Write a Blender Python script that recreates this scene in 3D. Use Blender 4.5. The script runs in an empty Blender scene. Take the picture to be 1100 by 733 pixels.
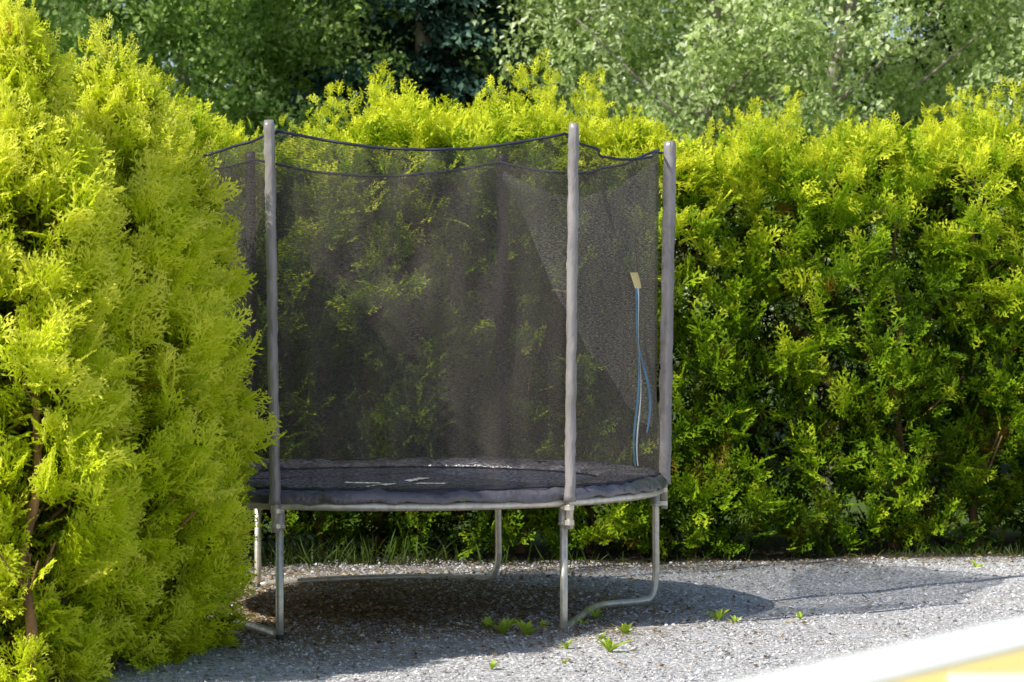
import bpy, math, bmesh
import numpy as np
from mathutils import Vector
rng=np.random.default_rng(7)
sc=bpy.context.scene
COL=sc.collection
CAMZ=1.52; F=2830.0
def P(px,D): return (px-550)/(F/D)
def Zc(py,D): return CAMZ+(336-py)/(F/D)

# ---------------------------------------------------------------- helpers
def link(o,parent=None):
    COL.objects.link(o)
    if parent: o.parent=parent
    return o
def mesh_np(name,V,Fq,mat,tint=None,smooth=False):
    me=bpy.data.meshes.new(name)
    V=np.asarray(V,np.float32); Fq=np.asarray(Fq,np.int32)
    me.vertices.add(len(V)); me.vertices.foreach_set("co",V.ravel())
    me.loops.add(Fq.size); me.loops.foreach_set("vertex_index",Fq.ravel())
    me.polygons.add(len(Fq))
    me.polygons.foreach_set("loop_start",np.arange(0,Fq.size,Fq.shape[1],dtype=np.int32))
    me.polygons.foreach_set("use_smooth",np.full(len(Fq),smooth))
    if tint is not None:
        a=me.attributes.new("tint",'FLOAT','POINT'); a.data.foreach_set("value",np.asarray(tint,np.float32))
    me.update(calc_edges=True)
    me.materials.append(mat)
    return me
def obj(name,me,parent=None,loc=(0,0,0)):
    o=bpy.data.objects.new(name,me); o.location=loc
    return link(o,parent)
def empty(name,loc,label,cat,group=None):
    o=bpy.data.objects.new(name,None); o.location=loc; o.empty_display_size=0.2
    link(o); o["label"]=label; o["category"]=cat
    if group:o["group"]=group
    return o
def tube_data(pts,rad,n=10,caps=True):
    pts=[Vector(p) for p in pts]; m=len(pts)
    if not hasattr(rad,'__len__'): rad=[rad]*m
    V=[];Fc=[]
    prev=None
    for i,p in enumerate(pts):
        t=(pts[min(i+1,m-1)]-pts[max(i-1,0)]).normalized()
        if prev is None:
            a=Vector((1,0,0)) if abs(t.x)<.8 else Vector((0,1,0))
            u=t.cross(a).normalized()
        else:
            u=(prev-t*prev.dot(t)).normalized()
        prev=u; w=t.cross(u)
        for k in range(n):
            a=2*math.pi*k/n
            V.append(p+(u*math.cos(a)+w*math.sin(a))*rad[i])
    for i in range(m-1):
        for k in range(n):
            Fc.append((i*n+k,i*n+(k+1)%n,(i+1)*n+(k+1)%n,(i+1)*n+k))
    if caps:
        Fc.append(tuple(reversed(range(n)))); Fc.append(tuple(range((m-1)*n,m*n)))
    return V,Fc
def join_data(lst):
    V=[];Fc=[]
    for v,f in lst:
        o=len(V); V+= [tuple(x) for x in v]; Fc+=[tuple(i+o for i in q) for q in f]
    return V,Fc
def py_mesh(name,data,mat,smooth=True):
    me=bpy.data.meshes.new(name); me.from_pydata([tuple(v) for v in data[0]],[],data[1]); me.update()
    if smooth: me.polygons.foreach_set("use_smooth",[len(p.vertices)<=4 for p in me.polygons])
    me.materials.append(mat); return me
def smooth_path(pts,n=8):
    P_=[Vector(p) for p in pts]; P_=[P_[0]*2-P_[1]]+P_+[P_[-1]*2-P_[-2]]
    out=[]
    for i in range(1,len(P_)-2):
        for k in range(n):
            t=k/n
            a,b,c,d=P_[i-1],P_[i],P_[i+1],P_[i+2]
            out.append(0.5*((2*b)+(c-a)*t+(2*a-5*b+4*c-d)*t*t+(3*b-a-3*c+d)*t**3))
    out.append(P_[-2]); return out

# ---------------------------------------------------------------- materials
def new_mat(name):
    m=bpy.data.materials.new(name); m.use_nodes=True
    nt=m.node_tree; nt.nodes.clear()
    out=nt.nodes.new('ShaderNodeOutputMaterial')
    return m,nt,out
def N(nt,t,**kw):
    n=nt.nodes.new(t)
    for k,v in kw.items():
        if k in n.inputs: n.inputs[k].default_value=v
        else: setattr(n,k,v)
    return n
def ramp(nt,stops,interp='LINEAR'):
    r=nt.nodes.new('ShaderNodeValToRGB'); cr=r.color_ramp; cr.interpolation=interp
    while len(cr.elements)<len(stops): cr.elements.new(0.5)
    for e,(p,c) in zip(cr.elements,stops): e.position=p; e.color=(*c,1)
    return r
def foliage_mat(name,stops,trans=0.3,rough=0.5,spec=0.3,patch=0.35,patch_scale=1.5,brown=0.0,bcol=(0.32,0.17,0.03)):
    m,nt,out=new_mat(name); L=nt.links.new
    at=N(nt,'ShaderNodeAttribute',attribute_name='tint')
    tc=N(nt,'ShaderNodeTexCoord'); no=N(nt,'ShaderNodeTexNoise'); no.inputs['Scale'].default_value=patch_scale; no.inputs['Detail'].default_value=3
    L(tc.outputs['Object'],no.inputs['Vector'])
    ma=N(nt,'ShaderNodeMath',operation='MULTIPLY_ADD'); L(no.outputs['Fac'],ma.inputs[0]); ma.inputs[1].default_value=patch; L(at.outputs['Fac'],ma.inputs[2])
    sb=N(nt,'ShaderNodeMath',operation='SUBTRACT'); L(ma.outputs[0],sb.inputs[0]); sb.inputs[1].default_value=patch*0.5
    r=ramp(nt,stops); L(sb.outputs[0],r.inputs['Fac'])
    colout=r.outputs['Color']
    if brown>0:
        nb=N(nt,'ShaderNodeTexNoise'); nb.inputs['Scale'].default_value=4.5; nb.inputs['Detail'].default_value=5; nb.inputs['Roughness'].default_value=0.7
        L(tc.outputs['Object'],nb.inputs['Vector'])
        mr=N(nt,'ShaderNodeMapRange'); L(nb.outputs['Fac'],mr.inputs[0]); mr.inputs[1].default_value=0.53; mr.inputs[2].default_value=0.66; mr.inputs[4].default_value=brown
        t2=N(nt,'ShaderNodeMapRange'); L(at.outputs['Fac'],t2.inputs[0]); t2.inputs[1].default_value=0.24; t2.inputs[2].default_value=0.60; t2.inputs[3].default_value=1.0; t2.inputs[4].default_value=0.05
        mm=N(nt,'ShaderNodeMath',operation='MULTIPLY'); L(mr.outputs[0],mm.inputs[0]); L(t2.outputs[0],mm.inputs[1])
        mx0=N(nt,'ShaderNodeMix',data_type='RGBA'); L(mm.outputs[0],mx0.inputs['Factor']); L(colout,mx0.inputs['A']); mx0.inputs['B'].default_value=(*bcol,1)
        colout=mx0.outputs['Result']
    bs=N(nt,'ShaderNodeBsdfPrincipled'); L(colout,bs.inputs['Base Color'])
    bs.inputs['Roughness'].default_value=rough; bs.inputs['Specular IOR Level'].default_value=spec
    if trans>0:
        tr=N(nt,'ShaderNodeBsdfTranslucent'); L(colout,tr.inputs['Color'])
        mx=N(nt,'ShaderNodeMixShader'); mx.inputs[0].default_value=trans
        L(bs.outputs[0],mx.inputs[1]); L(tr.outputs[0],mx.inputs[2]); L(mx.outputs[0],out.inputs['Surface'])
    else: L(bs.outputs[0],out.inputs['Surface'])
    return m
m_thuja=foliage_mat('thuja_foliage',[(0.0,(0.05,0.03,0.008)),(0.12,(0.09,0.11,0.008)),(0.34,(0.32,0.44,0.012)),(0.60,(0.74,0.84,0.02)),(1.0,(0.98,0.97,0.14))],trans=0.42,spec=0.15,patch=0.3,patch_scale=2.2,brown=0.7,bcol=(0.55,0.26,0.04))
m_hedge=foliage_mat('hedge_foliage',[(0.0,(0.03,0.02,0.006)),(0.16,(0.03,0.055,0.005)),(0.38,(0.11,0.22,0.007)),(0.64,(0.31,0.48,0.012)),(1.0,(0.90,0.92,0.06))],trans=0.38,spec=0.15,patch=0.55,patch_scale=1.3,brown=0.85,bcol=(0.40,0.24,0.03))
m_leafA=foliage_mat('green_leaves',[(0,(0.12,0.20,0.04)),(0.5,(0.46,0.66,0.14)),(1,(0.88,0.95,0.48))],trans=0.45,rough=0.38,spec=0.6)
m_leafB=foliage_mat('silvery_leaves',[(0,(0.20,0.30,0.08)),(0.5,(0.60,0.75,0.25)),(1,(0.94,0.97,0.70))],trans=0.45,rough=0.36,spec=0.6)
m_leafC=foliage_mat('spruce_needles',[(0,(0.015,0.04,0.03)),(0.5,(0.05,0.11,0.08)),(1,(0.16,0.28,0.17))],trans=0.05)
m_grass=foliage_mat('grass_blades',[(0,(0.03,0.045,0.008)),(0.5,(0.08,0.13,0.02)),(1,(0.30,0.40,0.05))],trans=0.3)
m_weed=foliage_mat('weed_leaves',[(0,(0.2,0.30,0.03)),(0.5,(0.42,0.56,0.05)),(1,(0.72,0.78,0.15))],trans=0.3)
m_litter=foliage_mat('dry_leaves',[(0,(0.10,0.06,0.03)),(0.6,(0.30,0.2,0.1)),(1,(0.6,0.48,0.25))],trans=0.1)

def simple_mat(name,col,rough=0.5,metal=0.0,noise=0.25,nscale=12,bump=0.0,bscale=40,spec=0.5,stretch=(1,1,1)):
    m,nt,out=new_mat(name); L=nt.links.new
    tc=N(nt,'ShaderNodeTexCoord'); mp=N(nt,'ShaderNodeMapping'); mp.inputs['Scale'].default_value=stretch
    L(tc.outputs['Object'],mp.inputs['Vector'])
    no=N(nt,'ShaderNodeTexNoise'); no.inputs['Scale'].default_value=nscale; no.inputs['Detail'].default_value=5
    L(mp.outputs[0],no.inputs['Vector'])
    lo=tuple(c*(1-noise) for c in col); hi=tuple(min(1,c*(1+noise)) for c in col)
    r=ramp(nt,[(0.3,lo),(0.7,hi)]); L(no.outputs['Fac'],r.inputs['Fac'])
    bs=N(nt,'ShaderNodeBsdfPrincipled'); L(r.outputs['Color'],bs.inputs['Base Color'])
    bs.inputs['Metallic'].default_value=metal; bs.inputs['Specular IOR Level'].default_value=spec
    rr=N(nt,'ShaderNodeMapRange'); L(no.outputs['Fac'],rr.inputs[0]); rr.inputs[3].default_value=max(0.02,rough-0.12); rr.inputs[4].default_value=min(1,rough+0.12)
    L(rr.outputs[0],bs.inputs['Roughness'])
    if bump>0:
        n2=N(nt,'ShaderNodeTexNoise'); n2.inputs['Scale'].default_value=bscale; n2.inputs['Detail'].default_value=4
        L(mp.outputs[0],n2.inputs['Vector'])
        b=N(nt,'ShaderNodeBump'); b.inputs['Strength'].default_value=bump; b.inputs['Distance'].default_value=0.02
        L(n2.outputs['Fac'],b.inputs['Height']); L(b.outputs[0],bs.inputs['Normal'])
    L(bs.outputs[0],out.inputs['Surface']); return m
m_steel=simple_mat('galvanised_steel',(0.74,0.68,0.58),0.36,0.5,0.2,30)
m_sleeve=simple_mat('grey_foam_sleeve',(0.32,0.29,0.28),0.30,0,0.25,14,0.6,30,spec=0.7,stretch=(1,1,0.3))
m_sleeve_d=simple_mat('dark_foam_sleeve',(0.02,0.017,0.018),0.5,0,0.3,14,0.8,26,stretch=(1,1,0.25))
m_pad=simple_mat('pvc_padding',(0.12,0.11,0.13),0.28,0,0.5,7,1.0,14,spec=0.9)
m_cap=simple_mat('black_plastic',(0.03,0.03,0.035),0.4)
m_mat=simple_mat('woven_mat',(0.07,0.078,0.12),0.42,0,0.3,6,0.15,200,spec=0.6)
m_white=simple_mat('white_line',(0.9,0.9,0.87),0.6,0,0.05)
m_rope=simple_mat('black_binding',(0.03,0.03,0.06),0.6)
m_blue=simple_mat('blue_zip_tape',(0.12,0.28,0.42),0.5)
m_tan=simple_mat('tan_tag',(0.8,0.62,0.25),0.6)
m_bark=simple_mat('reddish_bark',(0.34,0.18,0.09),0.9,0,0.5,20,0.8,40,stretch=(1,1,0.2))
m_bark2=simple_mat('grey_bark',(0.36,0.31,0.25),0.9,0,0.5,14,0.8,30,stretch=(1,1,0.3))
m_wpaint=simple_mat('white_paint',(0.94,0.93,0.87),0.45,0,0.03,20)
m_ywood=simple_mat('yellow_wood',(0.95,0.74,0.26),0.5,0,0.12,8,stretch=(1,6,1))

def net_mat(name,cover,col):
    m,nt,out=new_mat(name); L=nt.links.new
    uv=N(nt,'ShaderNodeAttribute',attribute_name='netuv')
    mp=N(nt,'ShaderNodeMapping'); mp.inputs['Scale'].default_value=(45,230,1); L(uv.outputs['Vector'],mp.inputs['Vector'])
    n1=N(nt,'ShaderNodeTexNoise'); n1.inputs['Scale'].default_value=1; n1.inputs['Detail'].default_value=2; L(mp.outputs[0],n1.inputs['Vector'])
    mp2=N(nt,'ShaderNodeMapping'); mp2.inputs['Scale'].default_value=(3,2,1); L(uv.outputs['Vector'],mp2.inputs['Vector'])
    n2=N(nt,'ShaderNodeTexNoise'); n2.inputs['Scale'].default_value=1; n2.inputs['Detail'].default_value=4; L(mp2.outputs[0],n2.inputs['Vector'])
    m1=N(nt,'ShaderNodeMapRange'); L(n1.outputs['Fac'],m1.inputs[0]); m1.inputs[1].default_value=0.38; m1.inputs[2].default_value=0.62; m1.inputs[3].default_value=cover-0.34; m1.inputs[4].default_value=cover+0.34
    m2=N(nt,'ShaderNodeMath',operation='MULTIPLY_ADD'); L(n2.outputs['Fac'],m2.inputs[0]); m2.inputs[1].default_value=0.26; L(m1.outputs[0],m2.inputs[2])
    m3=N(nt,'ShaderNodeMath',operation='SUBTRACT',use_clamp=True); L(m2.outputs[0],m3.inputs[0]); m3.inputs[1].default_value=0.13
    df=N(nt,'ShaderNodeBsdfPrincipled'); df.inputs['Base Color'].default_value=(*col,1); df.inputs['Roughness'].default_value=0.5; df.inputs['Specular IOR Level'].default_value=0.25
    tl=N(nt,'ShaderNodeBsdfTranslucent'); tl.inputs['Color'].default_value=(*col,1)
    a=N(nt,'ShaderNodeMixShader'); a.inputs[0].default_value=0.2; L(df.outputs[0],a.inputs[1]); L(tl.outputs[0],a.inputs[2])
    tp=N(nt,'ShaderNodeBsdfTransparent')
    mx=N(nt,'ShaderNodeMixShader'); L(m3.outputs[0],mx.inputs[0]); L(tp.outputs[0],mx.inputs[1]); L(a.outputs[0],mx.inputs[2])
    L(mx.outputs[0],out.inputs['Surface']); return m
m_net=net_mat('safety_netting',0.53,(0.085,0.073,0.063))
m_flap=net_mat('flap_netting',0.42,(0.20,0.185,0.17))

def ground_mat():
    m,nt,out=new_mat('gravel_ground'); L=nt.links.new
    tc=N(nt,'ShaderNodeTexCoord')
    vo=N(nt,'ShaderNodeTexVoronoi'); vo.inputs['Scale'].default_value=75; L(tc.outputs['Object'],vo.inputs['Vector'])
    sep=N(nt,'ShaderNodeSeparateColor'); L(vo.outputs['Color'],sep.inputs[0])
    r=ramp(nt,[(0,(0.27,0.26,0.265)),(0.5,(0.50,0.485,0.49)),(1,(0.82,0.80,0.78))]); L(sep.outputs[0],r.inputs['Fac'])
    n2=N(nt,'ShaderNodeTexNoise'); n2.inputs['Scale'].default_value=1.6; n2.inputs['Detail'].default_value=8; n2.inputs['Roughness'].default_value=0.65; L(tc.outputs['Object'],n2.inputs['Vector'])
    sub=N(nt,'ShaderNodeVectorMath',operation='SUBTRACT'); L(tc.outputs['Object'],sub.inputs[0]); sub.inputs[1].default_value=(-0.8,13.5,0)
    ln=N(nt,'ShaderNodeVectorMath',operation='LENGTH'); L(sub.outputs[0],ln.inputs[0])
    mr=N(nt,'ShaderNodeMapRange'); L(ln.outputs['Value'],mr.inputs[0]); mr.inputs[1].default_value=0.8; mr.inputs[2].default_value=2.2; mr.inputs[3].default_value=0.8; mr.inputs[4].default_value=0.0
    ad=N(nt,'ShaderNodeMath',operation='ADD'); L(mr.outputs[0],ad.inputs[0]); L(n2.outputs['Fac'],ad.inputs[1])
    mr2=N(nt,'ShaderNodeMapRange'); L(ad.outputs[0],mr2.inputs[0]); mr2.inputs[1].default_value=0.56; mr2.inputs[2].default_value=1.02; mr2.inputs[4].default_value=0.92
    mx=N(nt,'ShaderNodeMix',data_type='RGBA'); L(mr2.outputs[0],mx.inputs['Factor']); L(r.outputs['Color'],mx.inputs['A'])
    n4=N(nt,'ShaderNodeTexNoise'); n4.inputs['Scale'].default_value=45; n4.inputs['Detail'].default_value=5; L(tc.outputs['Object'],n4.inputs['Vector'])
    rb=ramp(nt,[(0.35,(0.10,0.07,0.035)),(0.65,(0.46,0.33,0.18))]); L(n4.outputs['Fac'],rb.inputs['Fac'])
    L(rb.outputs['Color'],mx.inputs['B'])
    sx=N(nt,'ShaderNodeSeparateXYZ'); L(tc.outputs['Object'],sx.inputs[0])
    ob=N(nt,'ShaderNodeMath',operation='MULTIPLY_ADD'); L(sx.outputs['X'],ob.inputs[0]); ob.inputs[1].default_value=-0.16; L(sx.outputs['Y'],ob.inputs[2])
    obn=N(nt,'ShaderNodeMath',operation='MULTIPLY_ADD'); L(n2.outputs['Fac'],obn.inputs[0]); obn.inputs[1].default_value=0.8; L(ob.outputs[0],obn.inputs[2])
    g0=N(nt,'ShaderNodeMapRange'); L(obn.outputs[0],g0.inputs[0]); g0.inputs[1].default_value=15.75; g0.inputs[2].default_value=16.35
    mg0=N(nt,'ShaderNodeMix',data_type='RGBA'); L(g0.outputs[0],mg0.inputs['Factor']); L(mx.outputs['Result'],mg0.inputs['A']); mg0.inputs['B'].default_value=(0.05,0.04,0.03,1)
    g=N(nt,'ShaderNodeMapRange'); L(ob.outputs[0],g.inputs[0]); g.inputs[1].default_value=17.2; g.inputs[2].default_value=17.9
    mg=N(nt,'ShaderNodeMix',data_type='RGBA'); L(g.outputs[0],mg.inputs['Factor']); L(mg0.outputs['Result'],mg.inputs['A'])
    rg=ramp(nt,[(0.3,(0.05,0.08,0.02)),(0.7,(0.12,0.18,0.04))]); L(n4.outputs['Fac'],rg.inputs['Fac']); L(rg.outputs['Color'],mg.inputs['B'])
    bs=N(nt,'ShaderNodeBsdfPrincipled'); L(mg.outputs['Result'],bs.inputs['Base Color']); bs.inputs['Roughness'].default_value=0.85; bs.inputs['Specular IOR Level'].default_value=0.2
    b=N(nt,'ShaderNodeBump'); b.inputs['Strength'].default_value=0.7; b.inputs['Distance'].default_value=0.008; L(vo.outputs['Distance'],b.inputs['Height'])
    b.invert=True
    L(b.outputs[0],bs.inputs['Normal']); L(bs.outputs[0],out.inputs['Surface']); return m
m_ground=ground_mat()
m_stone=foliage_mat('pebble_stone',[(0,(0.23,0.22,0.225)),(0.5,(0.50,0.485,0.49)),(1,(0.90,0.88,0.85))],trans=0.0,rough=0.8,patch=0.2)

# ---------------------------------------------------------------- ground
def gh(x,y): return 0.012*np.sin(1.7*x+0.6*y)+0.008*np.sin(3.1*y-1.1*x)+0.005*np.sin(7*x+5*y)
xs=np.unique(np.concatenate([np.linspace(-300,-12,12),np.linspace(-12,12,121),np.linspace(12,300,12)]))
ys=np.unique(np.concatenate([np.linspace(-60,6,10),np.linspace(6,24,91),np.linspace(24,500,16)]))
GX,GY=np.meshgrid(xs,ys); GZ=gh(GX,GY)
nx=len(xs); ny=len(ys)
idx=np.arange(nx*ny).reshape(ny,nx)
Fg=np.stack([idx[:-1,:-1],idx[:-1,1:],idx[1:,1:],idx[1:,:-1]],-1).reshape(-1,4)
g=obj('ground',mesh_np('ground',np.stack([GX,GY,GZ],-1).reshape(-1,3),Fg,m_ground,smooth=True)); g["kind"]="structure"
g["label"]="grey gravel yard ground with brown litter"; g["category"]="ground"

# ---------------------------------------------------------------- instancing numerics
def unit(a): return a/np.maximum(np.linalg.norm(a,axis=-1,keepdims=True),1e-9)
def frames(d,n):
    d=unit(d); x=unit(np.cross(d,n)); z=np.cross(x,d)
    return np.stack([x,d,z],-1)
def scatter(templates,pos,d,n,scale,tint):
    Vs=[];Fs=[];Ts=[];off=0
    which=rng.integers(0,len(templates),len(pos))
    R=frames(d,n)
    for k,(TV,TF,TT) in enumerate(templates):
        s=np.where(which==k)[0]
        if len(s)==0: continue
        v=np.einsum('kij,nj->kni',R[s],TV)*scale[s][:,None,None]+pos[s][:,None,:]
        f=TF[None]+ (np.arange(len(s))*len(TV))[:,None,None]+off
        Vs.append(v.reshape(-1,3)); Fs.append(f.reshape(-1,TF.shape[1])); Ts.append((tint[s][:,None]+TT[None]).reshape(-1))
        off+=len(s)*len(TV)
    return np.concatenate(Vs),np.concatenate(Fs),np.concatenate(Ts)
def make_spray(nb,nsub,r,w=0.045):
    V=[];Fq=[];T=[]
    def kite(b,ang,l,w):
        d=np.array([math.sin(ang),math.cos(ang)]); p=np.array([d[1],-d[0]])
        a=np.array(b); pts=[a,a+d*l*0.55+p*w,a+d*l,a+d*l*0.55-p*w]
        o=len(V)
        for q in pts:
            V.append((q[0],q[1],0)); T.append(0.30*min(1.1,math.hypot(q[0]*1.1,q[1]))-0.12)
        Fq.append((o,o+1,o+2,o+3))
    kite((0,0),0,1.0,0.02)
    for i in range(nb):
        t=0.12+0.83*i/(nb-1); sd=1 if i%2 else -1
        l=(0.18+0.62*math.sin(math.pi*min(1,(0.25+t*0.75)))**0.8)*(0.85+0.3*r.random())*0.62
        ang=sd*(0.75-0.25*t+0.15*r.standard_normal())
        kite((0,t),ang,l,w*0.6)
        for j in range(nsub):
            u=(0.2+0.7*j/max(1,nsub-1)); b=(math.sin(ang)*l*u,t+math.cos(ang)*l*u)
            kite(b,ang+(1 if j%2 else -1)*(0.7+0.15*r.standard_normal()),l*0.42*(1.1-0.4*u)+0.03,w*0.55)
    V=np.array(V); bend=r.uniform(-.35,-0.05); V[:,2]=bend*V[:,1]**2-0.25*V[:,0]**2*r.choice([-1,1])+0.02*r.standard_normal(len(V))
    return V,np.array(Fq),np.array(T)
rr=np.random.default_rng(3)
SPRAY_HI=[make_spray(9,4,rr,0.05) for _ in range(5)]
SPRAY_LO=[make_spray(8,3,rr,0.06) for _ in range(5)]

def clusters_to_sprays(C,A,ns,spread,smin,smax,bright,depth=0.10):
    k=len(C); A=unit(A)
    d=unit(A[:,None,:]+rng.normal(0,spread,(k,ns,3)))
    base=C[:,None,:]+rng.normal(0,0.03,(k,ns,3))-A[:,None,:]*rng.uniform(0.0,depth,(k,ns,1))
    n=unit(rng.normal(0,1,(k,ns,3))+0.9*A[:,None,:])
    s=rng.uniform(smin,smax,(k,ns))
    t=np.clip(bright[:,None]+rng.normal(0,0.10,(k,ns)),0.12,0.95)
    return base.reshape(-1,3),d.reshape(-1,3),n.reshape(-1,3),s.reshape(-1),t.reshape(-1)
def trunk_mesh(name,h,r0,mat,wig=0.03,lean=(0,0),branches=0,seed=0,blen=0.35):
    r=np.random.default_rng(seed)
    pts=[];rad=[]
    for i in range(9):
        t=i/8; pts.append((lean[0]*t+r.normal(0,wig)*(t>0),lean[1]*t+r.normal(0,wig)*(t>0),h*t-0.03)); rad.append(r0*(1-0.85*t)+0.002)
    data=[tube_data(smooth_path(pts,3),np.interp(np.linspace(0,8,25),range(9),rad),8)]
    for b in range(branches):
        t=r.uniform(0.08,0.95); a=r.uniform(0,2*math.pi); z=h*t
        l=blen*(1.1-0.6*t)*r.uniform(0.7,1.2); x0,y0=np.interp(t*8,range(9),[p[0] for p in pts]),np.interp(t*8,range(9),[p[1] for p in pts])
        pp=[(x0,y0,z),(x0+math.cos(a)*l*.4,y0+math.sin(a)*l*.4,z+l*.25),(x0+math.cos(a)*l,y0+math.sin(a)*l,z+l*.8)]
        rb=r0*(1-.85*t)*0.4+0.002
        data.append(tube_data(smooth_path(pp,3),np.linspace(rb,rb*.3,7),5))
    return py_mesh(name,join_data(data),mat)

# ---------------------------------------------------------------- left thujas
def thuja(x,y,h,R,label,seed,ncl=620,ns=9,rlow=0.8,stem=None):
    global rng
    rng=np.random.default_rng(seed)
    e=empty('thuja_tree',(x,y,0),label,'thuja tree','thuja trees planted in a clump')
    obj('trunk',trunk_mesh('thuja_trunk',h*0.93,0.042,m_bark,0.02,branches=26,seed=seed,blen=R*0.9),e)
    if stem: obj('trunk',trunk_mesh('thuja_trunk',h*0.80,0.024,m_bark,0.02,(0.06,0.22),branches=16,seed=seed+50,blen=R*0.5),e,stem)
    else: obj('trunk',trunk_mesh('thuja_trunk',h*0.85,0.028,m_bark,0.025,(0.12,0.1),branches=14,seed=seed+50,blen=R*0.7),e,(-0.09,-0.08,0))
    u=rng.uniform(0,1,ncl)**0.9
    th=rng.uniform(0,2*np.pi,ncl)
    prof=np.interp(u,[0,0.12,0.35,0.6,0.8,0.92,1.0],[rlow,0.92,1.0,0.93,0.68,0.36,0.05])
    lump=1+0.16*np.sin(3*th+7*u*2+seed)+0.13*np.sin(5*th-15*u+seed*2)+0.08*np.sin(11*th+23*u)
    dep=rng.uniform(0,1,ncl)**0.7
    rad=R*prof*lump*(0.66+0.42*dep)
    z=0.06+u*(h-0.18)
    C=np.stack([rad*np.cos(th),rad*np.sin(th),z],-1)
    A=np.stack([np.cos(th),np.sin(th),0.55+1.8*u**3+rng.uniform(0,.7,ncl)],-1)
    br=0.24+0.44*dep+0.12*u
    packs=[]
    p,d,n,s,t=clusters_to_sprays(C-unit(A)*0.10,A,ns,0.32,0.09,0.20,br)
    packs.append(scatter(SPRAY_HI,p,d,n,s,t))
    Cl=[];Al=[]
    for i in range(30):
        a=rng.uniform(0,6.283); uu=1-rng.uniform(0,0.35)**1.3; r0=R*np.interp(uu,[0.6,0.8,0.92,1],[0.9,0.66,0.36,0.02])
        for q in np.arange(0,rng.uniform(0.10,0.26),0.03):
            Cl.append((r0*math.cos(a)*(1+.25*q),r0*math.sin(a)*(1+.25*q),uu*(h-0.14)+q)); b=rng.uniform(0,6.28); Al.append((math.cos(b)*.3+.2*math.cos(a),math.sin(b)*.3+.2*math.sin(a),1))
    p,d,n,s,t=clusters_to_sprays(np.array(Cl),np.array(Al),2,0.2,0.05,0.10,np.full(len(Cl),0.78),0.02)
    packs.append(scatter(SPRAY_LO,p,d,n,s,t))
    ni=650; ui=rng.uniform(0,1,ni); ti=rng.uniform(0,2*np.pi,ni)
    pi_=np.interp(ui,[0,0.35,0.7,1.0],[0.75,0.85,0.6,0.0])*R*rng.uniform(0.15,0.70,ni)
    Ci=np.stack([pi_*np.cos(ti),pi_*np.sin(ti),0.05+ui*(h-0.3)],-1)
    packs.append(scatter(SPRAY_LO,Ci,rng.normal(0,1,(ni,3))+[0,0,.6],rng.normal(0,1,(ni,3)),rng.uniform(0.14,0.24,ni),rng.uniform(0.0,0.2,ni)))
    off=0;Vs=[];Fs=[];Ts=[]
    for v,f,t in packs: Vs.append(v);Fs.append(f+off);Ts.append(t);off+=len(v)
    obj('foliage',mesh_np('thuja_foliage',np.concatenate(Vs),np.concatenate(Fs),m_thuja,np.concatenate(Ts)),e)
    return e
thuja(P(12,10.9),10.9,Zc(12,10.9),0.48,"unseen yellow-green thuja added to shade the foreground gravel",11,ncl=500,stem=(0.12,-0.36,0))
thuja(P(116,11.5),11.5,Zc(56,11.5),0.47,"full yellow-green thuja with reddish stems on the gravel",12,ncl=520,stem=(0.02,-0.38,0))
thuja(P(176,11.95),11.95,Zc(132,11.95),0.36,"shorter bushy yellow-green thuja beside the trampoline",13,ncl=430,rlow=0.55)
thuja(-2.75,11.4,2.9,0.5,"unseen yellow-green thuja added to shade the foreground gravel",14,ncl=350)
thuja(-3.05,8.9,3.0,0.5,"unseen yellow-green thuja added to shade the foreground gravel",15,ncl=400)  # extra thuja out of view, added for its shadow on the foreground

# ---------------------------------------------------------------- hedge
rng=np.random.default_rng(21)
HX0,HX1=-6.5,7.5
def hy(x): return 15.95+0.16*(x+1.5)
tp=np.array([(-600,130),(0,122),(200,112),(245,140),(300,150),(378,150),(392,112),(425,98),(455,108),(500,112),(540,100),(600,122),(650,118),(690,118),(725,142),(800,146),(900,136),(960,122),(1020,138),(1060,122),(1100,120),(1700,124)],float)
def htop(x):
    px=550+x*(F/16.4)
    return CAMZ+(336-np.interp(px,tp[:,0],tp[:,1]))/(F/16.4)-0.14
def bulge(x,z): return 0.12*np.sin(2.9*x+0.7)*np.sin(1.7*z+x)+0.10*np.sin(6.3*x+2.1*z)+0.07*np.sin(11*x-7*z)+0.06*np.sin(5*z+2*x)
nf=2450
x=rng.uniform(HX0,HX1,nf); uz=rng.uniform(0,1,nf); z=0.05+uz*(htop(x)-0.1)
dep=rng.uniform(-0.07,0.24,nf)
y=hy(x)+bulge(x,z)+dep+0.24*np.clip(uz-0.75,0,1)
Cf=np.stack([x,y,z],-1); Af=np.stack([rng.normal(-.1,.25,nf),-np.ones(nf),0.35+rng.uniform(0,.6,nf)+1.2*uz**4],-1)
brf=0.46-1.35*dep+0.32*uz**2.5-0.14*(1-uz)**2+0.05*np.sin(3*x+2*z)  # shade put into the tint: darker in deep gaps and low down, lighter upward
nt_=1100
x=rng.uniform(HX0,HX1,nt_); v=rng.uniform(0,1,nt_); y=hy(x)+0.08+v*0.95
z=htop(x)-0.10+0.06*np.sin(np.pi*v)+rng.normal(0,0.045,nt_)+0.05*np.sin(9*x)
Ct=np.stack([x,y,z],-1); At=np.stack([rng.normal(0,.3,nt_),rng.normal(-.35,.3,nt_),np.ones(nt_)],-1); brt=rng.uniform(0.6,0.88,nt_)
nl=420
xl=rng.uniform(HX0,HX1,nl); yl=hy(xl)+rng.uniform(0.05,0.8,nl); hl=rng.uniform(0.04,0.34,nl)*(0.5+1.0*(np.sin(2.3*xl+1)**2))
Cl=[];Al=[];Bl=[]
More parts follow.
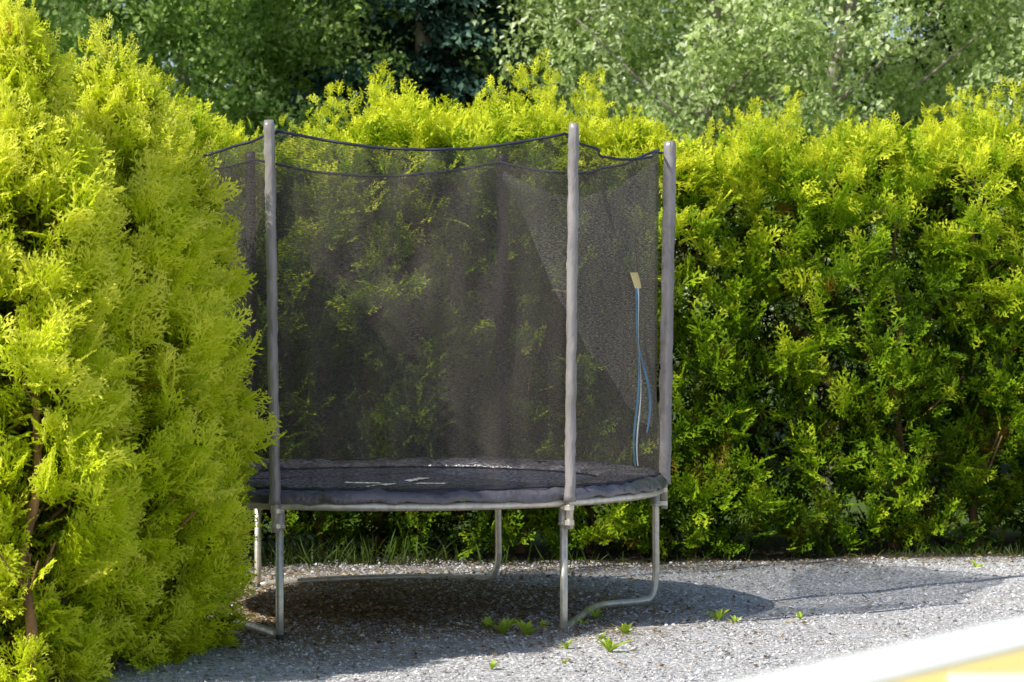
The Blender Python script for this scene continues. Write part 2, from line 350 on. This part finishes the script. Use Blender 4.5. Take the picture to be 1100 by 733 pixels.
for i in range(nl):
    for q in np.arange(0,hl[i],0.035):
        Cl.append((xl[i]+0.1*q,yl[i],htop(xl[i])-0.05+q)); a=rng.uniform(0,6.28); Al.append((math.cos(a)*.30,math.sin(a)*.30,1)); Bl.append(0.85)
Cl=np.array(Cl);Al=np.array(Al);Bl=np.array(Bl)
nb=420
x=rng.uniform(HX0,HX1,nb); uz=rng.uniform(0,1,nb); Cb=np.stack([x,hy(x)+1.1,0.1+uz*(htop(x)-0.1)],-1); Ab=np.stack([rng.normal(0,.3,nb),np.ones(nb),np.full(nb,.5)],-1)
parts=[]
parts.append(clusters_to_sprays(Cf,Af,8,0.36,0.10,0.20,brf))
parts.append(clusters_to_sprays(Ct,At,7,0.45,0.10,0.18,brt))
parts.append(clusters_to_sprays(Cl,Al,2,0.22,0.05,0.10,Bl,0.03))
parts.append(clusters_to_sprays(Cb,Ab,6,0.5,0.2,0.3,np.full(nb,0.4)))
ni=6000
x=rng.uniform(HX0,HX1,ni); v=rng.uniform(0,1,ni)
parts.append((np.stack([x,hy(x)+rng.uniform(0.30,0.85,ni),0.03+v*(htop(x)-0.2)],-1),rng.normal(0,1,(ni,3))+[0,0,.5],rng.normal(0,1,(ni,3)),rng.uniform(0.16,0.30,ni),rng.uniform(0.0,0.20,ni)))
p,d,n,s,t=[np.concatenate([q[i] for q in parts]) for i in range(5)]
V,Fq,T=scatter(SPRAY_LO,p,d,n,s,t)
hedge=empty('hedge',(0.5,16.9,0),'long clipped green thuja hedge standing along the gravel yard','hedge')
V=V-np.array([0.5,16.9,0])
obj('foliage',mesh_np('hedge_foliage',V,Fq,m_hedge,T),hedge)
trunks=[trunk_mesh('hedge_trunk',2.4,0.030,m_bark,0.03,branches=20,seed=90+i,blen=0.44) for i in range(4)]
for i,xx in enumerate(np.arange(-6.2,7.4,0.62)):
    o=obj('trunk',trunks[i%4],hedge,(xx-0.5+rng.normal(0,.08),hy(xx)+0.38+rng.normal(0,.05)-16.9,0)); o.rotation_euler[2]=rng.uniform(0,6)

# ---------------------------------------------------------------- background trees
LEAF=[]
for k in range(3):
    V=np.array([(0,0,0),(0.32,0.45,0.06),(0,1,-0.08*k),(-0.32,0.45,0.06)]); LEAF.append((V,np.array([(0,1,2,3)]),np.array([-0.05,0,0.05,0])))
def crown_mesh(seed,nleaf,h,R,zb,mat,lsize,droop=0.0,nclump=330):
    global rng
    rng=np.random.default_rng(seed)
    u=rng.uniform(0,1,nclump)**0.8; th=rng.uniform(0,6.283,nclump)
    prof=np.interp(u,[0,0.15,0.4,0.7,0.9,1],[0.55,0.9,1,0.8,0.45,0.1])
    lump=1+0.18*np.sin(3*th+5*u+seed)+0.12*np.sin(7*th-9*u)
    r=R*prof*lump*rng.uniform(0.45,1,nclump)**0.6
    C=np.stack([r*np.cos(th),r*np.sin(th),zb+u*(h-zb)],-1)
    cs=rng.uniform(0.2,0.48,nclump); cb=rng.uniform(-0.24,0.24,nclump)
    w=rng.integers(0,nclump,nleaf)
    off=rng.normal(0,1,(nleaf,3)); off*= (rng.uniform(0.3,1,nleaf)**0.5/np.linalg.norm(off,axis=1))[:,None]
    off[:,2]*=0.75+droop
    p=C[w]+off*cs[w][:,None]
    d=rng.normal(0,1,(nleaf,3))+[0,0,-0.3-droop]
    n=rng.normal(0,1,(nleaf,3))+unit(off)*0.8+[0,0,.5]
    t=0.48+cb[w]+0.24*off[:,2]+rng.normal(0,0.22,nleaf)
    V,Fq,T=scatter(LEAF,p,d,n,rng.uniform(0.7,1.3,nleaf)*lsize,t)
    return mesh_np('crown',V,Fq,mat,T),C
def limb_trunk(name,h,r0,mat,C,seed,nlimb=20,zb=1.5):
    r=np.random.default_rng(seed); pts=[(0,0,-0.1)]+[(r.normal(0,.12),r.normal(0,.12),h*t) for t in np.linspace(0.12,0.93,7)]
    sp=smooth_path(pts,3); data=[tube_data(sp,np.linspace(r0,r0*0.12,len(sp)),9)]
    zz=[p.z for p in sp]
    for c in C[r.choice(len(C),nlimb,replace=False)]:
        z0=max(zb*0.8,c[2]-0.5*math.hypot(c[0],c[1])-0.4); z0=min(z0,h*.9)
        x0=np.interp(z0,zz,[p.x for p in sp]);y0=np.interp(z0,zz,[p.y for p in sp])
        mid=((x0+c[0])/2+r.normal(0,.1),(y0+c[1])/2+r.normal(0,.1),(z0+c[2])/2-0.1)
        rb=r0*(1-z0/h)*0.26+0.008
        q=smooth_path([(x0,y0,z0),mid,tuple(c)],4); data.append(tube_data(q,np.linspace(rb,rb*.25,len(q)),6))
    return py_mesh(name,join_data(data),mat)
crA,CA=crown_mesh(31,75000,8.6,2.5,1.6,m_leafA,0.072)
crB,CB=crown_mesh(32,80000,8.8,2.6,1.5,m_leafB,0.060,0.3)
crA2,CA2=crown_mesh(33,75000,8.0,2.3,1.4,m_leafA,0.064)
crB2,CB2=crown_mesh(34,80000,8.2,2.4,1.4,m_leafB,0.058,0.2)
tA=limb_trunk('trunk',8.6,0.13,m_bark2,CA,41); tB=limb_trunk('trunk',8.8,0.11,m_bark2,CB,42); tA2=limb_trunk('trunk',8.0,0.12,m_bark2,CA2,43); tB2=limb_trunk('trunk',8.2,0.11,m_bark2,CB2,44)
def tree(kind,x,y,rot,s=1.0):
    cr,trk,lab,cat={'A':(crA,tA,"green broadleaf tree behind the hedge","tree"),'a':(crA2,tA2,"green broadleaf tree behind the hedge","tree"),
     'B':(crB,tB,"pale silvery green broadleaf tree behind the hedge","tree"),'b':(crB2,tB2,"pale silvery green broadleaf tree behind the hedge","tree")}[kind]
    e=empty('broadleaf_tree',(x,y,0),lab,cat,'broadleaf trees behind the hedge'); e.rotation_euler[2]=rot; e.scale=(s,s,s)
    obj('trunk',trk,e); obj('crown',cr,e)
for k,px,D,rot,s in [('a',-60,22,0.3,1.0),('A',60,25,1.2,1.05),('a',200,23,2.2,0.85),('B',770,24,0.5,1.0),('b',900,22.5,1.9,1.0),('B',1020,27.5,3.1,0.95),('b',640,29,4.0,1.0),
                     ('A',-140,29,2.0,1.1),('A',250,31,4.1,1.1),('a',760,31,0.9,1.1),('b',1240,24,0.7,0.9)]:
    tree(k,P(px,D),D,rot,s)
def conifer_mesh(seed,h,R,n):
    global rng
    rng=np.random.default_rng(seed)
    nb=300
    bu=rng.uniform(0,1,nb); bt=rng.uniform(0,6.283,nb); bl=R*(1-bu)**0.8*rng.uniform(0.75,1.1,nb)+0.1
    w=rng.integers(0,nb,n); q=rng.uniform(0.1,1,n)
    r=bl[w]*q; z=0.6+bu[w]*(h-0.7)-0.28*r+0.10*r*r*0.4
    side=rng.normal(0,0.12,n)*(0.4+q); ang=bt[w]
    p=np.stack([r*np.cos(ang)-side*np.sin(ang),r*np.sin(ang)+side*np.cos(ang),z+rng.normal(0,.05,n)-np.abs(side)*.3],-1)
    d=np.stack([np.cos(ang),np.sin(ang),np.full(n,-0.4)],-1)+rng.normal(0,.45,(n,3))
    V,Fq,T=scatter(LEAF,p,d,rng.normal(0,1,(n,3))+[0,0,1],rng.uniform(0.07,0.13,n),0.3+0.35*q+rng.normal(0,.15,n)-0.1)
    return mesh_np('crown',V,Fq,m_leafC,T)
cf=conifer_mesh(51,9.5,1.8,80000)
ct=py_mesh('trunk',tube_data([(0,0,-.1),(0,0,4),(0.05,0,9.3)],[0.16,0.1,0.015],9),m_bark2)
for px,D,s,r in [(455,23,0.85,0.2),(500,29,1.1,1.3),(1048,26,0.9,2.0),(400,29,1.1,3.0)]:
    e=empty('spruce_tree',(P(px,D),D,0),"dark green spruce standing among the trees behind the hedge","spruce tree","spruces behind the hedge"); e.scale=(s,s,s); e.rotation_euler[2]=r
    obj('trunk',ct,e); obj('crown',cf,e)

# ---------------------------------------------------------------- trampoline
TC=(-0.58,13.5,0); TR=1.34; TH=math.radians(8)
tr=empty('trampoline',TC,'round trampoline with black safety net on galvanised legs','trampoline')
def pt(i,R=TR):
    a=math.radians(-30+60*i)+TH
    return (R*math.sin(a),-R*math.cos(a))
ZR=0.665
ring=[(TR*math.cos(a),TR*math.sin(a),ZR-0.042) for a in np.linspace(0,2*math.pi,97)]
obj('frame_ring',py_mesh('frame_ring',tube_data(ring,0.021,10,False),m_steel),tr)
V=[(0,0,0)];Fc=[]
nr=10;na=96
for i in range(1,nr+1):
    r=1.09*i/nr
    for k in range(na):
        a=2*math.pi*k/na; V.append((r*math.cos(a),r*math.sin(a),-0.022*(1-(r/1.09)**2)))
for k in range(na): Fc.append((0,1+k,1+(k+1)%na))
for i in range(nr-1):
    for k in range(na): Fc.append((1+i*na+k,1+(i+1)*na+k,1+(i+1)*na+(k+1)%na,1+i*na+(k+1)%na))
mat=obj('jumping_mat',py_mesh('jumping_mat',(V,Fc),m_mat),tr,(0,0,ZR))
def strip(p0,p1,w,z):
    p0=Vector(p0);p1=Vector(p1);d=(p1-p0).normalized();q=Vector((-d.y,d.x))*w/2
    V=[];Fc=[]
    for i in range(9):
        c=p0.lerp(p1,i/8)
        for s_ in(-1,1): V.append((c.x+s_*q.x,c.y+s_*q.y,z-0.022*(1-(c.length/1.09)**2)))
    for i in range(8): Fc.append((2*i,2*i+1,2*i+3,2*i+2))
    return V,Fc
obj('centre_mark',py_mesh('centre_mark',join_data([strip((-0.28,0.03),(0.24,-0.03),0.08,0.003),strip((-0.13,-0.34),(0.12,0.36),0.06,0.0055)]),m_white),mat)
sp=[]
for k in range(60):
    a=2*math.pi*(k+.5)/60
    sp.append(tube_data([(1.08*math.cos(a),1.08*math.sin(a),ZR-0.002),(1.33*math.cos(a),1.33*math.sin(a),ZR-0.025)],0.010,6))
o=obj('spring_set',py_mesh('spring_set',join_data(sp),m_steel),tr); o["kind"]="stuff"
prof=[(1.035,0.008),(1.04,0.022),(1.12,0.036),(1.22,0.038),(1.31,0.034),(1.352,0.024),(1.368,0.006),(1.372,-0.012),(1.366,-0.026)]
V=[];Fc=[];na=288;rp=np.random.default_rng(5)
ph=rp.uniform(0,6.28,8)
for k in range(na):
    a=2*math.pi*k/na
    w=0.35*math.sin(13*a+ph[0]+math.sin(5*a))+0.5*math.sin(7*a+ph[1])+0.4*math.sin(41*a+ph[2]+2*math.sin(3*a))+0.3*math.sin(67*a+ph[3])
    w2=0.5*math.sin(17*a+ph[4])+0.5*math.sin(37*a+ph[5])
    for j,(r,z) in enumerate(prof):
        e_=[.3,.4,1.5,1.6,1.3,1,1.0,1.1,1.4][j]
        rr_=r+0.004*w2*e_; V.append((rr_*math.cos(a),rr_*math.sin(a),ZR+z+0.008*w*e_))
npf=len(prof)
for k in range(na):
    for j in range(npf-1):
        b=(k+1)%na; Fc.append((k*npf+j,k*npf+j+1,b*npf+j+1,b*npf+j))
obj('safety_pad',py_mesh('safety_pad',(V,Fc),m_pad),tr)
def leg_frame(A,B,bow,name='leg_frame'):
    a=Vector((*pt(A),0));b=Vector((*pt(B),0)); ab=(b-a); nrm=Vector((ab.y,-ab.x,0)).normalized()
    if nrm.dot(a+b)<0: nrm=-nrm
    r=0.019; zt=ZR-0.06
    d=[tube_data([(a.x,a.y,-0.01),(a.x,a.y,0.1),(a.x,a.y,zt)],r,12)]
    m=a.lerp(b,0.68)+nrm*bow
    pts=[a+Vector((0,0,r*.8)),a.lerp(b,0.3)+nrm*bow*0.45+Vector((0,0,r*1.7)),m+Vector((0,0,r*1.7)),b-(b-m).normalized()*0.13+Vector((0,0,r*1.5)),b-(b-m).normalized()*0.04+Vector((0,0,0.045)),b+Vector((0,0,0.14)),b+Vector((0,0,0.35)),b+Vector((0,0,zt))]
    d.append(tube_data(smooth_path([tuple(p) for p in pts],6),r,12))
    e=obj(name,py_mesh(name,join_data(d),m_steel),tr)
    for c in (a,b):
        obj('socket',py_mesh('socket',tube_data([(c.x,c.y,ZR-0.15),(c.x,c.y,ZR-0.147),(c.x,c.y,ZR-0.138),(c.x,c.y,ZR-0.135),(c.x,c.y,ZR-0.06)],[0.025,0.028,0.028,0.0245,0.0245],12),m_steel),e)
    obj('foot_cap',py_mesh('foot_cap',tube_data([(a.x,a.y,-0.012),(a.x,a.y,0.02)],0.0225,12),m_cap),e)
leg_frame(0,5,-0.12); leg_frame(1,2,-0.16); leg_frame(4,3,0.14)
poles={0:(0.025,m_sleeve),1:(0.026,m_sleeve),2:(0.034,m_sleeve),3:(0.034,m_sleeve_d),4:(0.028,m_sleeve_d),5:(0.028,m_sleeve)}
for i,(rs,ms) in poles.items():
    b=Vector((*pt(i,1.385),0)); t=Vector((*pt(i,1.415),0)); 
    if i in(0,): t+=Vector((-0.012,0,0))
    z0,z1=0.50,2.41
    po=obj('pole',py_mesh('pole',tube_data([(b.x,b.y,z0),(b.x,b.y,0.75),(t.x,t.y,z1-0.01)],0.0175,12),m_steel),tr)
    pts=[];rad=[]
    rq=np.random.default_rng(60+i)
    for k in range(60):
        f=k/59; c=b.lerp(t,f); pts.append((c.x+rq.normal(0,.0012),c.y+rq.normal(0,.0012),0.63+f*(z1-0.63))); rad.append(rs*(1+0.04*math.sin(k*0.7+i)+rq.normal(0,.03)))
    rad[0]*=1.1; rad[-1]*=0.92
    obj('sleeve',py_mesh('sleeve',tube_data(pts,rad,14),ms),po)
    l=Vector((*pt(i),0)); outd=l.normalized()
    for zc in (0.53,0.60):
        mid=(l+b)/2; q=Vector((-outd.y,outd.x,0))
        vs=[];hw=0.040;ww=0.023
        n_=14; ringp=[]
        for k in range(n_):
            an=2*math.pi*k/n_; cx=math.copysign(abs(math.cos(an))**0.6,math.cos(an))*hw; cy=math.copysign(abs(math.sin(an))**0.6,math.sin(an))*ww
            ringp.append(mid+outd*cx+q*cy)
        for dz in(-0.011,0.011): vs+=[(c.x,c.y,zc+dz) for c in ringp]
        fs=[tuple(reversed(range(n_))),tuple(range(n_,2*n_))]+[(k,(k+1)%n_,n_+(k+1)%n_,n_+k) for k in range(n_)]
        cl=obj('clamp',py_mesh('clamp',(vs,fs),m_steel,False),po)
        p1=mid+q*0.034;p2=mid-q*0.034
        obj('bolt',py_mesh('bolt',tube_data([(p1.x,p1.y,zc),(p2.x,p2.y,zc)],0.0055,6),m_steel),cl)
# net
na=420;nv=48
def net_pt(a,v,extra=0.0):
    rel=((a-TH-math.radians(30))%(math.pi/3))
    m=abs(rel-math.pi/6)
    hexr=1.365*math.cos(math.pi/6)/math.cos(rel-math.pi/6)
    r=(1-v)**1.3*1.325+ (1-(1-v)**1.3)*(hexr*0.92+1.34*0.08)
    mid=1-(m/(math.pi/6))**2
    r+=0.012*math.sin(19*a+3*v)*(0.4+0.6*v)+0.008*math.sin(47*a+2*math.sin(5*v))*(1-0.5*v)+0.014*math.sin(5*v*math.pi+3*a)*mid+0.022*math.sin(9*a+7*v)*mid
    r+=0.020*mid*math.sin(26*(m+0.55*(1-v)))*math.exp(-1.2*(1-v))
    zt=2.365-0.085*mid; zb=ZR+0.035
    return (( (r+extra)*math.sin(a)),(-(r+extra)*math.cos(a)),zb+(zt-zb)*v)
V=[];UV=[];Fc=[]
for k in range(na):
    a=2*math.pi*k/na
    for j in range(nv+1):
        V.append(net_pt(a,j/nv)); UV.append((a*1.3,1.7*j/nv,0))
for k in range(na):
    b=(k+1)%na
    for j in range(nv): Fc.append((k*(nv+1)+j,b*(nv+1)+j,b*(nv+1)+j+1,k*(nv+1)+j+1))
me=py_mesh('safety_net',(V,Fc),m_net)
at=me.attributes.new('netuv','FLOAT_VECTOR','POINT'); at.data.foreach_set('vector',np.array(UV,np.float32).ravel())
net=obj('safety_net',me,tr)
# loose entrance curtain draped from the rear pole to the side pole
V=[];UV=[];Fc=[]
a0=math.radians(150)+TH
for i in range(41):
    f=i/40
    for j in range(31):
        g_=j/30
        a=a0-math.radians(3)-f*math.radians(60)
        vt=0.975-0.06*math.sin(math.pi*f); vb=0.93-0.80*math.sin(f*math.pi*0.5)**1.15
        v=vt+(vb-vt)*g_
        p=net_pt(a,v,-0.045-(0.022*math.sin(14*f+3*g_)+0.03*math.sin(math.pi*f)*g_)*(1-f)+0.03*f); V.append(p); UV.append((a*1.3,1.7*v,0))
for i in range(40):
    for j in range(30): Fc.append((i*31+j,(i+1)*31+j,(i+1)*31+j+1,i*31+j+1))
me=py_mesh('net_flap',(V,Fc),m_flap)
at=me.attributes.new('netuv','FLOAT_VECTOR','POINT'); at.data.foreach_set('vector',np.array(UV,np.float32).ravel())
obj('net_flap',me,net)
obj('net_border',py_mesh('net_border',tube_data([net_pt(a,1) for a in np.linspace(0,2*math.pi,241)],0.007,6,False),m_rope),net)
obj('net_border',py_mesh('net_border',tube_data([net_pt(a,0.0,0.004) for a in np.linspace(0,2*math.pi,241)],0.006,6,False),m_rope),net)
for i in range(6):
    a=math.radians(-30+60*i)+TH
    for v in (0.99,0.66,0.33,0.06):
        p=net_pt(a,v); q=pt(i,1.40); obj('strap',py_mesh('strap',tube_data([p,(q[0],q[1],p[2]+0.004)],0.006,6),m_rope),net)
def net_line(a0,a1,v0,v1,w,mat_,name,ex=0.012,curve=0.0,n=26):
    V=[];Fc=[]
    for i in range(n+1):
        f=i/n; a=a0+(a1-a0)*f+curve*math.sin(math.pi*f); v=v0+(v1-v0)*f
        for s_ in(-1,1): V.append(net_pt(a+s_*w/2,v,ex))
    for i in range(n): Fc.append((2*i,2*i+1,2*i+3,2*i+2))
    return obj(name,py_mesh(name,(V,Fc),mat_),net)
az=math.radians(70)
net_line(az,az-0.06,0.60,0.04,0.014,m_blue,'zip_tape')
net_line(az+0.018,az+0.06,0.60,0.14,0.012,m_blue,'zip_tape',curve=0.01)
net_line(az+0.006,az-0.04,0.60,0.04,0.008,m_white,'zip_tape',ex=0.016)
net_line(az-0.006,az+0.006,0.645,0.595,0.045,m_tan,'zip_tag',ex=0.02,n=4)

# ---------------------------------------------------------------- gravel pebbles, litter, grass, weeds
rng=np.random.default_rng(77)
def peb(r):
    V=np.array([(1,0,0),(0,1,0),(-1,0,0),(0,-1,0),(0,0,.6),(0,0,-.6)],float)*r.uniform(0.6,1.1,(6,1))
    Fq=np.array([(0,1,4),(1,2,4),(2,3,4),(3,0,4),(1,0,5),(2,1,5),(3,2,5),(0,3,5)]); return V,Fq,np.zeros(6)
PEB=[peb(rr) for _ in range(6)]
n=80000; x=rng.uniform(-3.2,4.6,n); y=rng.uniform(9.8,16.2,n)
s=0.004+rng.exponential(0.0032,n); s=np.minimum(s,0.019)
V,Fq,T=scatter(PEB,np.stack([x,y,gh(x,y)+s*0.1],-1),rng.normal(0,1,(n,3))*[1,1,.3],rng.normal(0,.3,(n,3))+[0,0,1],s,rng.uniform(0.05,0.95,n))
o=obj('gravel',mesh_np('gravel',V,Fq,m_stone,T)); o["kind"]="stuff"; o["label"]="loose grey gravel stones covering the yard"; o["category"]="gravel"
n=16000; r_=np.abs(rng.normal(0,1.0,n)); a=rng.uniform(0,6.283,n); x=-0.8+1.2*r_*np.cos(a); y=13.5+1.2*r_*np.sin(a)
x[:3000]=rng.uniform(-3,4.5,3000); y[:3000]=15.6+0.16*x[:3000]+rng.normal(0,.3,3000)
V,Fq,T=scatter(LEAF,np.stack([x,y,gh(x,y)+0.010],-1),rng.normal(0,1,(n,3))*[1,1,.15],rng.normal(0,.3,(n,3))+[0,0,1],rng.uniform(0.012,0.035,n),rng.uniform(0.1,0.9,n))
o=obj('leaf_litter',mesh_np('leaf_litter',V,Fq,m_litter,T)); o["kind"]="stuff"; o["label"]="dry brown leaf litter scattered on the gravel"; o["category"]="leaf litter"
BL=[]
for k in range(4):
    b=0.15+0.2*k; w=0.035
    V=[];Fq=[]
    for i in range(5):
        f=i/4; ww=w*(1-f)**0.7+0.002; V+=[(-ww,f*(1-.2*b*f),b*f*f),(ww,f*(1-.2*b*f),b*f*f)]
    for i in range(4): Fq.append((2*i,2*i+1,2*i+3,2*i+2))
    BL.append((np.array(V),np.array(Fq),np.linspace(-0.1,0.15,5).repeat(2)))
def blades(x,y,h,tint):
    n=len(x)
    return scatter(BL,np.stack([x,y,gh(x,y)-0.005],-1),np.stack([rng.normal(0,.45,n),rng.normal(-.1,.45,n),np.ones(n)],-1),rng.normal(0,1,(n,3))*[1,1,.1],h,tint)
n1=600; x1=rng.uniform(-3.2,4.4,n1)
gx=np.concatenate([x1,rng.normal(-1.4,0.6,800),rng.normal(2.85,0.3,260)])
gy=15.98+0.16*gx+rng.normal(0.05,.10,len(gx))
gh_=rng.uniform(0.03,0.10,len(gx)); gh_[n1:n1+800]=rng.uniform(0.06,0.20,800)
V,Fq,T=blades(gx,gy,gh_,rng.uniform(0.1,0.6,len(gx)))
o=obj('grass',mesh_np('grass',V,Fq,m_grass,T)); o["kind"]="stuff"; o["label"]="rough green grass along the foot of the hedge"; o["category"]="grass"
def weed_mesh(seed,nl,L):
    r=np.random.default_rng(seed); V=[];Fq=[];T=[]
    for i in range(nl):
        a=r.uniform(0,6.283); l=L*r.uniform(.5,1.1); el=r.uniform(0.6,1.45); w=l*0.10; o=len(V)
        for j in range(6):
            f=j/5; rad=l*f*math.cos(el)*(1+.3*f); z=l*math.sin(el)*f*(1-.3*f); ww=w*math.sin(math.pi*min(1,(f*.85+.12)))*(1+0.35*(j%2))
            c=(rad*math.cos(a),rad*math.sin(a),z)
            V+=[(c[0]-ww*math.sin(a),c[1]+ww*math.cos(a),z+ww*.3),(c[0],c[1],z-.001),(c[0]+ww*math.sin(a),c[1]-ww*math.cos(a),z+ww*.3)]; T+=[.3+.5*f]*3
            if j<5:
                b=o+3*j; Fq+=[(b,b+1,b+4,b+3),(b+1,b+2,b+5,b+4)]
    return mesh_np('weed_plant',np.array(V),np.array(Fq),m_weed,np.array(T))
wm=[weed_mesh(1,15,0.13),weed_mesh(2,9,0.10),weed_mesh(3,14,0.13)]
for i,(px,py,k,s_) in enumerate([(524,678,2,.8),(541,683,0,1.0),(566,685,0,1.0),(655,702,0,.9),(609,698,2,.6),(640,668,1,1),(772,668,0,.8),(672,684,1,1),(606,716,1,.5),(528,720,1,.6),(790,671,1,.6),(860,666,1,.6),(1050,614,2,.8),(552,676,1,.8),(645,690,1,.7),(583,679,1,.8),(625,676,1,.7)]):
    D=CAMZ*F/(py-336); o=obj('weed_plant',wm[k],None,(P(px,D),D,0)); o.rotation_euler[2]=i*1.1; o.scale=(s_,)*3
    o["label"]="small bright green weed growing in the gravel"; o["category"]="weed"; o["group"]="weeds growing in the gravel"

# ---------------------------------------------------------------- terrace railing near the camera
rl=empty('terrace_railing',(0.55,3.6,0),'white painted terrace railing corner with yellow wooden infill','railing')
def board(c0,c1,w,z0,z1,name,mat_,parent,side=1):
    a=Vector((c0[0],c0[1],0));b=Vector((c1[0],c1[1],0));d=(b-a).normalized();q=Vector((d.y,-d.x,0))*w*side
    bm=bmesh.new()
    vs=[bm.verts.new((p.x-.55,p.y-3.6,z)) for z in(z0,z1) for p in(a,b,b+q,a+q)]
    for f in [(0,1,2,3),(7,6,5,4),(0,4,5,1),(1,5,6,2),(2,6,7,3),(3,7,4,0)]: bm.faces.new([vs[i] for i in f])
    bmesh.ops.recalc_face_normals(bm,faces=bm.faces)
    bmesh.ops.bevel(bm,geom=list(bm.edges),offset=0.003,segments=2,affect='EDGES')
    me=bpy.data.meshes.new(name); bm.to_mesh(me); bm.free(); me.materials.append(mat_)
    return obj(name,me,parent)
d=Vector((0.53,0.75)).normalized(); q=Vector((d.y,-d.x))
p0=Vector((0.27,3.35))-d*0.7; p1=Vector((0.27,3.35))+d*2.0
board(p0,p1,0.160,1.02,1.05,'top_rail',m_wpaint,rl)
board((0.562,3.40),(2.2,3.40),0.12,1.0215,1.0535,'top_rail',m_wpaint,rl)
ps=p0+q*0.04; pe=p1+q*0.04
board(ps,pe,0.035,0.12,0.20,'bottom_rail',m_wpaint,rl)
for i in range(18):
    c=ps.lerp(pe,(i+.5)/18); board(c,c+d*0.05,0.03,0.20,1.018,'baluster',m_wpaint,rl)
for c in (ps,pe,ps.lerp(pe,.5)):
    board(c-d*0.045,c+d*0.045,0.09,0,1.018,'post',m_wpaint,rl)
A_=p0+q*0.163; B_=p1+q*0.163
board(A_+d*0.62,B_,0.6,1.018,1.046,'yellow_board',m_ywood,rl)

# ---------------------------------------------------------------- light, sky, camera
w=bpy.data.worlds.new("World"); sc.world=w; w.use_nodes=True
nt=w.node_tree; bg=nt.nodes['Background']; sky=nt.nodes.new('ShaderNodeTexSky'); sky.sky_type='NISHITA'; sky.sun_disc=False
sd=Vector((-0.70,-0.46,0.80)).normalized()
sky.sun_elevation=math.asin(sd.z); sky.sun_rotation=math.atan2(sd.x,sd.y)
nt.links.new(sky.outputs[0],bg.inputs[0]); bg.inputs[1].default_value=0.13
ld=bpy.data.lights.new('sun','SUN'); ld.energy=5.0; ld.angle=math.radians(0.5); ld.color=(1,0.97,0.89)
so=bpy.data.objects.new('sun',ld); so.rotation_euler=(-sd).to_track_quat('-Z','Y').to_euler(); so.location=(-6,-4,12); link(so)
cd=bpy.data.cameras.new('camera'); cd.sensor_width=36; cd.lens=F/1100*36; cd.clip_start=0.1; cd.clip_end=2000
cd.dof.use_dof=True; cd.dof.focus_distance=12.6; cd.dof.aperture_fstop=5.0
co=bpy.data.objects.new('camera',cd); co.location=(0,0,CAMZ); co.rotation_euler=(math.radians(90)-math.atan(30.5/F),0,0); link(co)
sc.camera=co
sc.view_settings.view_transform='Standard'; sc.view_settings.look='None'; sc.view_settings.exposure=0
